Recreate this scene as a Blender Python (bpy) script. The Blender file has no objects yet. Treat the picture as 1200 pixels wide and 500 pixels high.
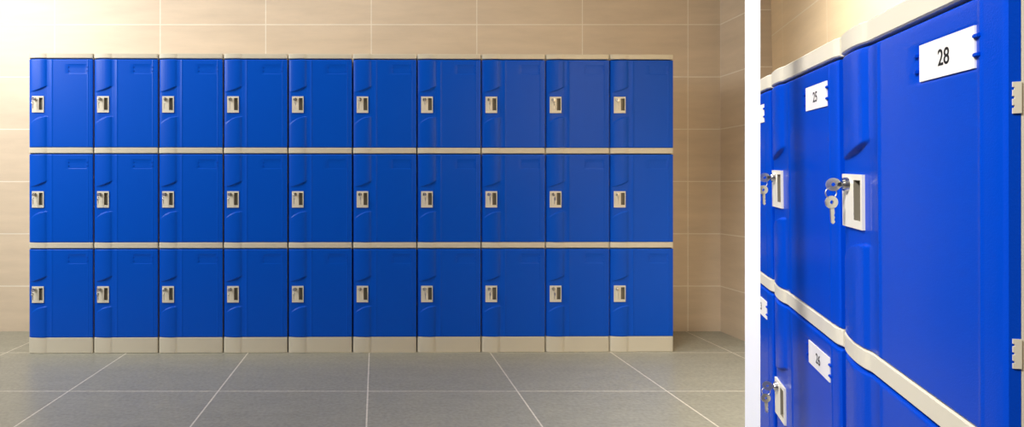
import bpy, bmesh, math, random
from mathutils import Vector, Matrix
random.seed(4)
C = bpy.context.scene.collection
F, CX, CY, CAMH = 720.0, 440.0, 222.0, 0.8077

# ------------------------------------------------------------------ materials
def new_mat(name):
    m = bpy.data.materials.new(name); m.use_nodes = True
    nt = m.node_tree
    return m, nt, nt.nodes['Principled BSDF']

def plastic(name, col, rough=.35, grain=0.0, gscale=700., spec=.5, var=0.0):
    m, nt, b = new_mat(name)
    b.inputs['Base Color'].default_value = (*col, 1)
    b.inputs['Roughness'].default_value = rough
    b.inputs['Specular IOR Level'].default_value = spec
    tc = nt.nodes.new('ShaderNodeTexCoord')
    if grain:
        n = nt.nodes.new('ShaderNodeTexNoise'); n.inputs['Scale'].default_value = gscale
        n.inputs['Detail'].default_value = 1.0
        bp = nt.nodes.new('ShaderNodeBump'); bp.inputs['Strength'].default_value = grain
        bp.inputs['Distance'].default_value = .001
        nt.links.new(tc.outputs['Object'], n.inputs['Vector'])
        nt.links.new(n.outputs['Fac'], bp.inputs['Height'])
        nt.links.new(bp.outputs['Normal'], b.inputs['Normal'])
    if var:
        n2 = nt.nodes.new('ShaderNodeTexNoise'); n2.inputs['Scale'].default_value = 9
        mx = nt.nodes.new('ShaderNodeMixRGB'); mx.inputs[1].default_value = (*col, 1)
        mx.inputs[2].default_value = (*[c*(1-var) for c in col], 1)
        nt.links.new(tc.outputs['Object'], n2.inputs['Vector'])
        nt.links.new(n2.outputs['Fac'], mx.inputs[0]); nt.links.new(mx.outputs[0], b.inputs['Base Color'])
    return m

def metal(name, col, rough):
    m, nt, b = new_mat(name)
    b.inputs['Base Color'].default_value = (*col, 1); b.inputs['Metallic'].default_value = 1
    b.inputs['Roughness'].default_value = rough
    return m

def tiles(name, axes, off, size, c1, c2, grout, mortar, rough, streak=.1, bump=.25, sscale=(2.5, 14), spec=.5, speck=0.):
    """stack-bond tiles on the plane of two object axes"""
    m, nt, b = new_mat(name)
    L = nt.links.new
    tc = nt.nodes.new('ShaderNodeTexCoord'); sp = nt.nodes.new('ShaderNodeSeparateXYZ')
    L(tc.outputs['Object'], sp.inputs[0])
    cb = nt.nodes.new('ShaderNodeCombineXYZ')
    for i in range(2):
        a = nt.nodes.new('ShaderNodeMath'); a.operation = 'SUBTRACT'; a.inputs[1].default_value = off[i] - 40*size[i]
        L(sp.outputs[axes[i]], a.inputs[0]); L(a.outputs[0], cb.inputs[i])
    br = nt.nodes.new('ShaderNodeTexBrick'); br.offset = 0; br.squash = 1
    L(cb.outputs[0], br.inputs['Vector'])
    br.inputs['Color1'].default_value = (*c1, 1); br.inputs['Color2'].default_value = (*c2, 1)
    br.inputs['Mortar'].default_value = (*grout, 1)
    br.inputs['Scale'].default_value = 1; br.inputs['Mortar Size'].default_value = mortar
    br.inputs['Mortar Smooth'].default_value = .3; br.inputs['Bias'].default_value = 0
    br.inputs['Brick Width'].default_value = size[0]; br.inputs['Row Height'].default_value = size[1]
    mp = nt.nodes.new('ShaderNodeMapping'); mp.inputs['Scale'].default_value = (sscale[0], sscale[1], 1)
    L(cb.outputs[0], mp.inputs['Vector'])
    n = nt.nodes.new('ShaderNodeTexNoise'); n.inputs['Scale'].default_value = 1.; n.inputs['Detail'].default_value = 6
    n.inputs['Roughness'].default_value = .65
    L(mp.outputs[0], n.inputs['Vector'])
    rp = nt.nodes.new('ShaderNodeMapRange'); rp.inputs[1].default_value = .3; rp.inputs[2].default_value = .7
    rp.inputs[3].default_value = 1-streak; rp.inputs[4].default_value = 1+streak*.6
    L(n.outputs['Fac'], rp.inputs[0])
    mul = nt.nodes.new('ShaderNodeVectorMath'); mul.operation = 'SCALE'
    L(br.outputs['Color'], mul.inputs[0]); L(rp.outputs[0], mul.inputs['Scale'])
    last = mul
    if speck:
        n2 = nt.nodes.new('ShaderNodeTexNoise'); n2.inputs['Scale'].default_value = 70; n2.inputs['Detail'].default_value = 3
        L(cb.outputs[0], n2.inputs['Vector'])
        r2 = nt.nodes.new('ShaderNodeMapRange'); r2.inputs[1].default_value = .3; r2.inputs[2].default_value = .7
        r2.inputs[3].default_value = 1-speck; r2.inputs[4].default_value = 1+speck
        L(n2.outputs['Fac'], r2.inputs[0])
        last = nt.nodes.new('ShaderNodeVectorMath'); last.operation = 'SCALE'
        L(mul.outputs[0], last.inputs[0]); L(r2.outputs[0], last.inputs['Scale'])
    L(last.outputs[0], b.inputs['Base Color'])
    b.inputs['Roughness'].default_value = rough; b.inputs['Specular IOR Level'].default_value = spec
    inv = nt.nodes.new('ShaderNodeMath'); inv.operation = 'SUBTRACT'; inv.inputs[0].default_value = 1
    L(br.outputs['Fac'], inv.inputs[1])
    bp = nt.nodes.new('ShaderNodeBump'); bp.inputs['Strength'].default_value = bump; bp.inputs['Distance'].default_value = .002
    L(inv.outputs[0], bp.inputs['Height']); L(bp.outputs['Normal'], b.inputs['Normal'])
    return m

M = dict(
    blue=plastic('blue_plastic', (.0, .086, .62), .32, .12, 650., .2),
    deep=plastic('royal_blue_plastic', (.0, .054, .53), .27, .22, 520., .10),
    cream=plastic('cream_plastic', (.70, .655, .535), .42, .05, 500., .4, .05),
    plate=plastic('ivory_lock_plate', (.78, .74, .63), .35),
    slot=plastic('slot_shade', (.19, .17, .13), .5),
    card=plastic('white_card', (.84, .81, .78), .6, spec=.3),
    ink=plastic('black_ink', (.012, .012, .012), .6, spec=.2),
    white=plastic('white_paint', (.93, .93, .93), .7, spec=.2),
    chrome=metal('nickel', (.72, .70, .66), .22),
    key=metal('key_nickel', (.66, .65, .62), .3),
)

# ------------------------------------------------------------------ helpers
def obj(name, bm, mat, parent=None, smooth=False):
    me = bpy.data.meshes.new(name)
    bmesh.ops.recalc_face_normals(bm, faces=bm.faces[:])
    bm.to_mesh(me); bm.free()
    if smooth:
        for p in me.polygons: p.use_smooth = True
    me.materials.append(mat)
    o = bpy.data.objects.new(name, me); C.objects.link(o)
    if parent: o.parent = parent
    return o

def box(bm, x0, x1, y0, y1, z0, z1):
    v = [bm.verts.new((x, y, z)) for x in (x0, x1) for y in (y0, y1) for z in (z0, z1)]
    for f in ((0, 1, 3, 2), (4, 6, 7, 5), (0, 4, 5, 1), (2, 3, 7, 6), (0, 2, 6, 4), (1, 5, 7, 3)):
        bm.faces.new([v[i] for i in f])
    return v

def structure(o):
    o['kind'] = 'structure'; return o

def smooth_interp(pts, x):
    if x <= pts[0][0]: return pts[0][1]
    for (a, fa), (b, fb) in zip(pts, pts[1:]):
        if x <= b:
            t = (x-a)/(b-a); return fa+(fb-fa)*t
    return pts[-1][1]

def sstep(a, b, x):
    t = min(1, max(0, (x-a)/(b-a))); return t*t*(3-2*t)

# front profile across one locker, millimetres outward
PROF = [(0, -11), (.008, -8), (.02, -5), (.04, -2.2), (.07, .4), (.10, 2.2), (.14, 3.9), (.18, 4.9), (.21, 5), (.24, 4.3),
        (.262, 3.1), (.28, 1.0), (.29, 0), (.30, 0), (.955, 0), (.97, -1.2), (.985, -3.0), (1.0, -6)]
FLAT = [(0, -11), (.008, -8), (.02, -5.4), (.04, -3.2), (.06, -2.2), (.09, -1.6), (.25, -1.4), (.29, -1.0), (.31, 0), (.93, 0),
        (.965, -.5), (.985, -1.0), (.992, -1.5), (.997, -2.4), (1.0, -4)]
U0, U1 = .004, .986
def ulist():
    s = {U0, U1}
    for u, _ in PROF + FLAT:
        if U0 < u < U1: s.add(u)
    n = 26
    for i in range(n): s.add(U0+.3*i/n)
    for c in (.362, .915):
        for d in (-.007, -.003, .003, .007): s.add(c+d)
    for c in (.612, .622, .632, .890, .900): s.add(c)
    for c in (.062, .072, .222, .232): s.add(c)
    for i in range(8): s.add(.31+.63*i/8)
    r = sorted(s); out = [r[0]]
    for u in r[1:]:
        if u-out[-1] > .0018: out.append(u)
    out[-1] = U1
    return out
UL = ulist()

def band_bm(bm, W, D, z0, z1, k, x_off=0., bev=.0022, out=0.):
    """solid slab whose front edge follows the locker's profile"""
    us = [u for u in UL if u < .32 or u > .93 or abs(u-.362) < .001]
    rings = []
    for z, inset in ((z0, bev), (z0+bev, 0), (z1-bev, 0), (z1, bev)):
        fr = []
        for u in us:
            d = smooth_interp(PROF, u)*k/1000. + out
            fr.append(bm.verts.new((-W/2+u*W+x_off, -d+inset, z)))
        fr.append(bm.verts.new((-W/2+us[-1]*W+x_off, D, z)))
        fr.append(bm.verts.new((-W/2+us[0]*W+x_off, D, z)))
        rings.append(fr)
    n = len(rings[0])
    for a, b in zip(rings, rings[1:]):
        for i in range(n):
            bm.faces.new((a[i], a[(i+1) % n], b[(i+1) % n], b[i]))
    for r in (rings[0], rings[-1]): bm.faces.new(r)

def door_depth(u, v, k, blank=False):
    """v is a fraction of the door's height, 0 at the top edge and -1 at the bottom; metres outward"""
    p, f = smooth_interp(PROF, u), smooth_interp(FLAT, u)
    if blank or u > .5:
        d = f
    else:
        t = min(1, max(0, (u-.02)/.27))
        vu = -.368+.066*t**1.6
        vl = -.745+.092*(1-(1-t)**2.4)
        m = max(sstep(vu-.005, vu+.003, v), 1-sstep(vl-.002, vl+.006, v))
        d = f+(p-f)*m
    for c in (.362, .915):
        a = abs(u-c)
        if a < .0065: d += 1.3*(1-a/.0065)
    # shallow recess for the number card
    if .612 < u < .905 and -.168 < v < -.052:
        e = min(sstep(.612, .622, u), 1-sstep(.893, .902, u), sstep(-.166, -.160, v), 1-sstep(-.062, -.056, v))
        d -= .9*e
    d *= k
    if not blank and .060 < u < .236 and -.592 < v < -.430:
        e = min(sstep(.060, .071, u), 1-sstep(.223, .234, u), sstep(-.590, -.582, v), 1-sstep(-.440, -.432, v))
        d -= 9.5*e
    e = min(-v, 1+v)                       # edges roll back at top and bottom
    if e < .008: d -= 2.6*(1-e/.008)**2
    return d/1000.

def door_bm(W, H, k, u_from=None, blank=False, back=.0125):
    bm = bmesh.new()
    us = [u for u in UL if u_from is None or u >= u_from]
    if u_from is not None: us = [u_from-.02, u_from-.01] + us
    vs = [0, .002, .004, .006, .008, .02]
    vs += [.02+.033*i/4 for i in range(1, 5)] + [.056, .059, .062, .11, .155, .160, .163, .166]
    x = .17
    while x < .985:
        vs.append(x); x += .004 if (.28 < x < .39 or .63 < x < .77) else .02
    for c in (.430, .432, .436, .440, .582, .586, .590, .592): vs.append(c)
    vs += [.985, .992, .994, .996, .998, 1.0]
    vs = sorted(set(vs)); q = [vs[0]]
    for v in vs[1:]:
        if v-q[-1] > .0012: q.append(v)
    vs = q; vs[-1] = 1.0
    g = []
    for v in vs:
        row = []
        for i, u in enumerate(us):
            d = door_depth(u, -v, k, blank)
            if u_from is not None and i == 0: d -= .004
            row.append(bm.verts.new((-W/2+u*W, -d, (1-v)*H)))
        g.append(row)
    for a, b in zip(g, g[1:]):
        for i in range(len(us)-1):
            bm.faces.new((a[i], b[i], b[i+1], a[i+1]))
    # sides and back
    loop = g[0][:] + [r[-1] for r in g[1:]] + g[-1][-2::-1] + [r[0] for r in g[-2:0:-1]]
    bl = [bm.verts.new((w.co.x, back, w.co.z)) for w in loop]
    n = len(loop); sides = []
    for i in range(n):
        sides.append(bm.faces.new((loop[i], loop[(i+1) % n], bl[(i+1) % n], bl[i])))
    bm.faces.new(bl)
    for f in sides:
        for e in f.edges: e.smooth = e.smooth
    return bm

def sharpen(o, ang=38):
    me = o.data
    bm = bmesh.new(); bm.from_mesh(me)
    for e in bm.edges:
        if len(e.link_faces) == 2 and e.calc_face_angle(0) > math.radians(ang): e.smooth = False
    bm.to_mesh(me); bm.free()

def disc(bm, c, ax, r, t, n=24, r2=None, hole=None):
    """round disc or ring about axis ax, thickness t"""
    ax = Vector(ax).normalized(); a = ax.orthogonal().normalized(); b = ax.cross(a)
    c = Vector(c); r2 = r if r2 is None else r2
    def ring(rad, h): return [bm.verts.new(c+ax*h+(a*math.cos(2*math.pi*i/n)+b*math.sin(2*math.pi*i/n))*rad) for i in range(n)]
    lo, hi = ring(r, -t/2), ring(r2, t/2)
    for i in range(n): bm.faces.new((lo[i], lo[(i+1) % n], hi[(i+1) % n], hi[i]))
    if hole:
        il, ih = ring(hole, -t/2), ring(hole, t/2)
        for i in range(n):
            j = (i+1) % n
            bm.faces.new((il[i], ih[i], ih[j], il[j])); bm.faces.new((lo[i], il[i], il[j], lo[j])); bm.faces.new((hi[i], hi[j], ih[j], ih[i]))
    else:
        bm.faces.new(lo); bm.faces.new(hi)

def torus(bm, c, ax, R, r, n=28, m=8):
    ax = Vector(ax).normalized(); a = ax.orthogonal().normalized(); b = ax.cross(a); c = Vector(c)
    g = []
    for i in range(n):
        t = 2*math.pi*i/n; d = a*math.cos(t)+b*math.sin(t)
        g.append([bm.verts.new(c+d*(R+r*math.cos(2*math.pi*j/m))+ax*r*math.sin(2*math.pi*j/m)) for j in range(m)])
    for i in range(n):
        for j in range(m):
            bm.faces.new((g[i][j], g[(i+1) % n][j], g[(i+1) % n][(j+1) % m], g[i][(j+1) % m]))

# ------------------------------------------------------------------ the locker
def plate_bm(W, H, k):
    """lock plate: raised frame with a finger slot sunk into its right half"""
    bm = bmesh.new()
    x = [-W/2+W*u for u in (.061, .068, .168, .226, .233, .240)]
    z = [H*(1-v) for v in (.605, .592, .576, .438, .430, .419)]
    yf = .0014*k-.0035; yb = .0035
    def q(*p): bm.faces.new([bm.verts.new(c) for c in p])
    xs = [x[0], x[2], x[3], x[5]]; zs = [z[0], z[2], z[3], z[5]]
    for i in range(3):
        for j in range(3):
            if (i, j) == (1, 1): continue
            q((xs[i], yf, zs[j]), (xs[i+1], yf, zs[j]), (xs[i+1], yf, zs[j+1]), (xs[i], yf, zs[j+1]))
    # outer walls
    a, b, c, d = (xs[0], zs[0]), (xs[3], zs[0]), (xs[3], zs[3]), (xs[0], zs[3])
    for p, r in ((a, b), (b, c), (c, d), (d, a)):
        q((p[0], yf, p[1]), (r[0], yf, r[1]), (r[0], yb, r[1]), (p[0], yb, p[1]))
    bmesh.ops.remove_doubles(bm, verts=bm.verts[:], dist=1e-6)
    return bm, (xs[1], xs[2], zs[1], zs[2], yf)

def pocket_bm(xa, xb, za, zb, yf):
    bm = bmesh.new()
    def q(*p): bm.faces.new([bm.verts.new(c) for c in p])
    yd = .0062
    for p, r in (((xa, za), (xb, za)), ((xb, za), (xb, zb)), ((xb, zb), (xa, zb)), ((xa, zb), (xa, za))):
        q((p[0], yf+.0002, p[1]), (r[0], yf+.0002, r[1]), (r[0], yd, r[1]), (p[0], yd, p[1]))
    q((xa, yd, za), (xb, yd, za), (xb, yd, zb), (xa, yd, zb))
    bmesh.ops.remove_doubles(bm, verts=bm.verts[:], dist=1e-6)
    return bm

def hinge_bm(W, z0, z1):
    """toothed hinge leaf lying on the door's right side"""
    bm = bmesh.new()
    n = 3; h = (z1-z0); ya, yb = .0062, .0126; nt_ = .0014
    pts = [(yb, z0), (ya, z0)]
    for i in range(n):
        zc = z0+h*(i+.75)/(n+.45)
        pts += [(ya, zc-h*.045), (ya+nt_, zc-h*.045), (ya+nt_, zc+h*.045), (ya, zc+h*.045)]
    pts += [(ya, z1), (yb, z1)]
    x0 = -W/2+U1*W-.0008; x1 = x0+.0022
    A = [bm.verts.new((x0, y, z)) for y, z in pts]; B = [bm.verts.new((x1, y, z)) for y, z in pts]
    bm.faces.new(A); bm.faces.new(B)
    for i in range(len(pts)):
        j = (i+1) % len(pts); bm.faces.new((A[i], A[j], B[j], B[i]))
    return bm

def text_mesh(s, size):
    cu = bpy.data.curves.new('number', 'FONT'); cu.body = s; cu.size = size
    cu.align_x = 'CENTER'; cu.align_y = 'CENTER'; cu.extrude = .0001; cu.resolution_u = 6; cu.offset = size*.012
    o = bpy.data.objects.new('number', cu); C.objects.link(o)
    dg = bpy.context.evaluated_depsgraph_get(); dg.update()
    me = bpy.data.meshes.new_from_object(o.evaluated_get(dg))
    bpy.data.objects.remove(o); bpy.data.curves.remove(cu)
    return me

def make_locker(W, D, H, k, rail=.029, cap=0., plinth=0., hinge=False, u_from=None):
    """Empty at the locker's base; local z=0 is the bottom of its rail or plinth"""
    root = bpy.data.objects.new('locker', None); C.objects.link(root)
    base = plinth if plinth else rail
    bl = M['deep'] if k == 1 else M['blue']; kd = 1.3 if k == 1 else k*1.3
    gap = .0050
    ux = U0 if u_from is None else u_from-.02
    xl, xr = -W/2+ux*W, -W/2+U1*W
    # body: floor slab with the wavy front, side walls, back, top board
    bm = bmesh.new()
    yb = .0129
    for a, b in ((xl, xl+.004), (xr-.004, xr)): box(bm, a, b, yb, D, base, base+H)
    box(bm, xl+.004, xr-.004, D-.006, D, base, base+H)
    box(bm, xl+.004, xr-.004, .06, D-.006, base+H-.006, base+H)
    b = obj('body', bm, M['cream'], root)
    def slab(name, z0, z1, out=0.):
        bm = bmesh.new(); band_bm(bm, W, D, z0, z1, k, out=out)
        if u_from is not None:
            r = bmesh.ops.bisect_plane(bm, geom=bm.verts[:]+bm.edges[:]+bm.faces[:], plane_co=(xl, 0, 0), plane_no=(-1, 0, 0), clear_outer=True)
            bmesh.ops.holes_fill(bm, edges=[e for e in bm.edges if e.is_boundary])
        o = obj(name, bm, M['cream'], root, True); sharpen(o, 28); return o
    if plinth: slab('plinth', 0, plinth-.001)
    else: slab('rail', 0, rail-.001)
    if cap: slab('top_cap', base+H, base+H+cap, .0008)
    d = obj('door', door_bm(W, H-gap, kd, u_from, u_from is not None), bl, root, True)
    d.location.z = base; sharpen(d, 48)
    zt = base
    Hd = H-gap
    if u_from is None:
        bm, sl = plate_bm(W, Hd, k)
        pl = obj('lock_plate', bm, M['plate'], root); pl.location.z = zt
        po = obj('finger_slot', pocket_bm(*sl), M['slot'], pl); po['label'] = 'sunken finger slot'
        bm = bmesh.new(); cx_, cz = -W/2+.113*W, Hd*(1-.455); yf = sl[4]; r = .0115*k
        disc(bm, (cx_, yf-.0022, cz), (0, -1, 0), r, .0062, 28, r*.9)
        disc(bm, (cx_, yf-.0060, cz), (0, -1, 0), r*.66, .0022, 24, r*.6)
        cy_ = obj('lock_cylinder', bm, M['chrome'], pl, True); sharpen(cy_, 30); cy_['label'] = 'round nickel lock cylinder'
    # clips for the number card
    for u, s in ((.617, 0), (.908, 1)):
        if u_from is not None and u < u_from: continue
        for v in (.088, .131):
            bm = bmesh.new(); xc = -W/2+u*W; z = Hd*(1-v); w = .006*k if s else .0035*k; h = .0042*k
            x0, x1 = (xc-w, xc+w*.8)
            box(bm, x0, x1, -.0030*k, .0015, z-h/2, z+h/2)
            bmesh.ops.bevel(bm, geom=bm.edges[:], offset=.0008*k, segments=2, affect='EDGES')
            o = obj('label_clip', bm, bl, root); o.location.z = zt
    if hinge:
        for va, vb in ((.273, .206), (.822, .758)):
            o = obj('hinge', hinge_bm(W, Hd*(1-va), Hd*(1-vb)), M['cream'], root); o.location.z = zt
            o['label'] = 'cream toothed hinge leaf'
    root['lockz'] = 0.0
    del root['lockz']
    return root, Vector((-W/2+.113*W, -.0045, zt+Hd*(1-.455)))

def add_card(root, W, H, base, k, num, u0=.636, u1=.896, t0=.0625, t1=.160):
    Hd = H-.0050
    x0, x1, z0, z1 = -W/2+u0*W, -W/2+u1*W, Hd*(1-t1), Hd*(1-t0)
    bm = bmesh.new(); box(bm, x0, x1, -.0012, .0006, z0, z1)
    # small notches on the right edge where the clips hold the card
    c = obj('number_card', bm, M['card'], root); c.location.z = base; c['label'] = 'white number card reading ' + num
    if u1-u0 > .2:
        me = text_mesh(num, (z1-z0)*.6)
        me.transform(Matrix.Rotation(math.pi/2, 4, 'X'))
        me.materials.append(M['ink'])
        t = bpy.data.objects.new('number', me); C.objects.link(t); t.parent = c
        t.location = (x0+(x1-x0)*.48, -.0014, (z0+z1)/2-.001)
    return c

def copy_tree(o, parent=None):
    c = o.copy(); C.objects.link(c)
    if parent: c.parent = parent
    for ch in list(o.children): copy_tree(ch, c)
    return c

# ------------------------------------------------------------------ keys
def make_keys(k):
    """two keys on a split ring; origin in the mouth of the lock, door faces -y"""
    root = bpy.data.objects.new('key_pair', None); C.objects.link(root)
    def key(name):
        bm = bmesh.new()
        # blade along +y at z 0 (points into the lock), bow outward at -y
        disc(bm, (0, -.0118*k, 0), (1, 0, 0), .0102*k, .0022*k, 26, None, .0030*k)
        box(bm, -.0011*k, .0011*k, -.0065*k, .0005, -.0030*k, .0030*k)
        return obj(name, bm, M['key'], root)
    a = key('key')
    bm = bmesh.new(); torus(bm, (0, -.0150*k, -.0130*k), (1, .25, 0), .0085*k, .0008*k)
    obj('split_ring', bm, M['key'], root, True)
    bm = bmesh.new()
    disc(bm, (0, 0, 0), (1, 0, 0), .0100*k, .0022*k, 26, None, .0030*k)
    pts = [(-.003, -.009), (-.003, -.031), (0, -.034), (.003, -.031), (.0018, -.027), (.0032, -.024), (.0018, -.021), (.0032, -.017), (.003, -.009)]
    A = [bm.verts.new((-.0011*k, y*k, z*k)) for y, z in pts]; B = [bm.verts.new((.0011*k, y*k, z*k)) for y, z in pts]
    bm.faces.new(A); bm.faces.new(B)
    for i in range(len(pts)):
        j = (i+1) % len(pts); bm.faces.new((A[i], A[j], B[j], B[i]))
    b = obj('key', bm, M['key'], root)
    b.location = (.0030*k, -.0155*k, -.0275*k); b.rotation_euler = (math.radians(4), 0, math.radians(18))
    return root

# ------------------------------------------------------------------ the long three-row bank
W, D, H, RAIL, PL, CAP = .3200, .44, .440, .029, .078, .024
bank = Matrix.Translation((-1.7128, 3.030, 0)) @ Matrix.Rotation(math.radians(.54), 4, 'Z')
ORD = ['leftmost column', 'second column from the left', 'third column from the left', 'fourth column from the left',
       'fifth column from the left', 'sixth column from the left', 'fourth column from the right', 'third column from the right',
       'second column from the right', 'rightmost column']
ROWS = ['bottom', 'middle', 'top']
zb = [0, PL+H, PL+H+RAIL+H]
protos = []
for r in range(3):
    protos.append(make_locker(W, D, H, .8, RAIL, CAP if r == 2 else 0, PL if r == 0 else 0, hinge=False))
key0 = make_keys(.8); kfirst = True
for r in range(3):
    p, lockpos = protos[r]
    for c in range(10):
        o = p if c == 0 else copy_tree(p)
        m = bank @ Matrix.Translation((W*(c+.5), 0, zb[r]))
        o.location = m.to_translation(); o.rotation_euler = m.to_euler()
        o['label'] = 'blue locker, %s row of the long bank, %s' % (ROWS[r], ORD[c])
        o['category'] = 'locker'; o['group'] = 'lockers of the long bank'
        q = key0 if kfirst else copy_tree(key0); kfirst = False
        mm = m @ Matrix.Translation(lockpos + Vector((0, -.0045, 0)))
        q.location = mm.to_translation()
        q.rotation_euler = (0, 0, math.radians(.54) + math.radians(random.uniform(-38, 8)))
        q['label'] = 'keys in %s-row lock of the long bank, %s' % (ROWS[r], ORD[c])
        q['category'] = 'keys'; q['group'] = 'keys of the long bank'

# ------------------------------------------------------------------ the nearer two-row bank in the side bay
U1 = .998; UL = ulist()
W2, D2, H2, RAIL2, PL2, CAP2 = .4494, .45, .4416, .030, .075, .031
Rz = Matrix.Rotation(-1.93508, 4, 'Z'); Rx = Matrix.Rotation(.0206, 4, 'X'); Ry = Matrix.Rotation(.0422, 4, 'Y')
near = Matrix.Translation((.7428, .9900, CAMH+.2137)) @ Rz @ Rx @ Ry      # origin: under the cap at the left seam of the end column
zrow = [-H2-RAIL2-H2-PL2, -H2-RAIL2]                                       # row bottoms
def near_locker(col, row, num, label, hinge, u_from=None, card=True):
    o, lp = make_locker(W2, D2, H2, 1.0, RAIL2, CAP2 if row else 0, 0 if row else PL2, hinge, u_from)
    m = near @ Matrix.Translation((W2*(col+.5), 0, zrow[row]))
    o.location = m.to_translation(); o.rotation_euler = m.to_euler()
    o['label'] = label; o['category'] = 'locker'; o['group'] = 'lockers of the near bank'
    if card:
        add_card(o, W2, H2, RAIL2 if row else PL2, 1., num, *((.636, .896) if u_from is None else (u_from+.02, .896)))
    return m, lp
ks = {}
ks['28'] = near_locker(0, 1, '28', 'blue locker with card 28, the nearest at the right edge', True)
near_locker(0, 0, '29', 'blue locker below the one with card 28, at the lower right corner', True, card=False)
ks['25'] = near_locker(-1, 1, '25', 'blue locker with card 25 beside the one reading 28', False)
ks['26'] = near_locker(-1, 0, '26', 'blue locker with card 26 below the cream rail', False)
near_locker(-2, 1, '22', 'narrow blue sliver of locker left of card 25, beside the white divider', False, .62)
near_locker(-2, 0, '23', 'narrow blue sliver of locker left of card 26, beside the white divider', False, .62)
kn0 = make_keys(1.0)
for i, (n, (m, lp)) in enumerate(ks.items()):
    q = kn0 if i == 0 else copy_tree(kn0)
    mm = m @ Matrix.Translation(lp + Vector((0, -.0045, 0)))
    q.location = mm.to_translation(); q.rotation_euler = (Rz.to_euler()[0], 0, -1.93508+math.radians((6, 2, -4)[i]))
    q['label'] = 'two round-headed keys on a ring in the lock of locker %s' % n
    q['category'] = 'keys'; q['group'] = 'keys of the near bank'

# ------------------------------------------------------------------ the setting
def plane_bm(corners):
    bm = bmesh.new(); bm.faces.new([bm.verts.new(c) for c in corners]); return bm
def slab_obj(name, x0, x1, y0, y1, z0, z1, mat):
    bm = bmesh.new(); box(bm, x0, x1, y0, y1, z0, z1); return structure(obj(name, bm, mat))
ZT = 2.75
beige1, beige2 = (.73, .605, .465), (.705, .585, .45)
t_back = tiles('beige_wall_tiles', ('X', 'Z'), (-.024, .258-.298), (.602, .298), beige1, beige2, (.88, .80, .68), .0035, .38, .09)
t_right = tiles('beige_side_tiles', ('Y', 'Z'), (3.504-.602*3, .258-.298), (.602, .298), beige1, beige2, (.88, .80, .68), .0035, .38, .09)
t_floor = tiles('grey_floor_tiles', ('X', 'Y'), (-.031, 2.464-.582), (.600, .582), (.315, .312, .258), (.30, .298, .247), (.66, .63, .55), .0034, .34, .10, .15, (7, 16), .45, .14)
slab_obj('floor', -4.2, 4.2, -2.5, 3.62, -.1, 0, t_floor)
slab_obj('wall_back', -4.2, 2.08, 3.504, 3.62, 0, ZT, t_back)
slab_obj('wall_right', 1.966, 2.08, 3.215, 3.504, 0, ZT, t_right)
# tiled wall behind the near bank, turned with it
t_bay = tiles('ochre_wall_tiles', ('X', 'Z'), (-1.704, .472), (.655, .325), (.86, .66, .42), (.84, .645, .405), (.92, .78, .56), .0035, .38, .08)
DW = D2+.012
bm = bmesh.new(); box(bm, -3.0, 1.3, DW, DW+.1, -1.05, 1.6)
bay = obj('wall_bay', bm, t_bay); structure(bay)
bay.location = near.to_translation(); bay.rotation_euler = near.to_euler()
# kerb the near bank stands on
bm = bmesh.new(); zk = zrow[0]
box(bm, -W2*1.42, W2, .004, DW, zk-.10, zk-.0005)
kerb = structure(obj('floor_kerb', bm, M['cream'])); kerb.location = near.to_translation(); kerb.rotation_euler = near.to_euler()
# slim board seen end-on, standing in for the white border between two views
a0, a1 = math.atan((873-CX)/F), math.atan((891-CX)/F)
am = (a0+a1)/2; r0 = 1.30; r1 = 1.36; hw = r0*math.tan((a1-a0)/2)
bm = bmesh.new(); box(bm, -hw, hw, r0, r1, 0, ZT)
dv = structure(obj('view_divider', bm, M['white'])); dv.rotation_euler = (0, 0, -am)

# ------------------------------------------------------------------ light
def area(name, loc, target, size, power, col=(1, 1, 1), spread=180, sy=None):
    l = bpy.data.lights.new(name, 'AREA'); l.energy = power; l.size = size; l.color = col
    if sy: l.shape = 'RECTANGLE'; l.size_y = sy
    l.spread = math.radians(spread)
    o = bpy.data.objects.new(name, l); C.objects.link(o); o.location = loc
    o.rotation_euler = (Vector(target)-Vector(loc)).to_track_quat('-Z', 'Y').to_euler()
    return o
area('ceiling_or_fill_lamp', (-3.0, 1.7, 2.3), (-1.7, 3.3, .8), 1.2, 53, (1, .965, .91), 145)
area('ceiling_or_fill_lamp', (-.9, 2.35, 2.7), (-.9, 2.75, 0), 2.6, 20, (1, .96, .9), 180, .3)
area('ceiling_or_fill_lamp', (-1.2, .1, 2.5), (.85, 1.0, .8), .6, 14.5, (1, .97, .93), 62)
area('ceiling_or_fill_lamp', (.75, 1.9, 2.65), (1.65, 1.75, 1.0), .5, 19, (1, .96, .88), 75)  # unseen fill lamp, added to brighten the wall behind the near bank
w = bpy.data.worlds.new('World'); bpy.context.scene.world = w; w.use_nodes = True
w.node_tree.nodes['Background'].inputs[0].default_value = (1, .96, .9, 1)
w.node_tree.nodes['Background'].inputs[1].default_value = .08

# ------------------------------------------------------------------ camera
cam = bpy.data.cameras.new('camera'); co = bpy.data.objects.new('camera', cam); C.objects.link(co)
co.location = (0, 0, CAMH); co.rotation_euler = (math.pi/2, 0, 0)
cam.sensor_fit = 'HORIZONTAL'; cam.sensor_width = 36; cam.lens = F*36/1200
cam.shift_x = (600-CX)/1200; cam.shift_y = (CY-250)/1200; cam.clip_start = .05
bpy.context.scene.camera = co
vs = bpy.context.scene.view_settings
vs.view_transform = 'Standard'; vs.look = 'None'; vs.gamma = 1; vs.exposure = 0; vs.use_curve_mapping = False
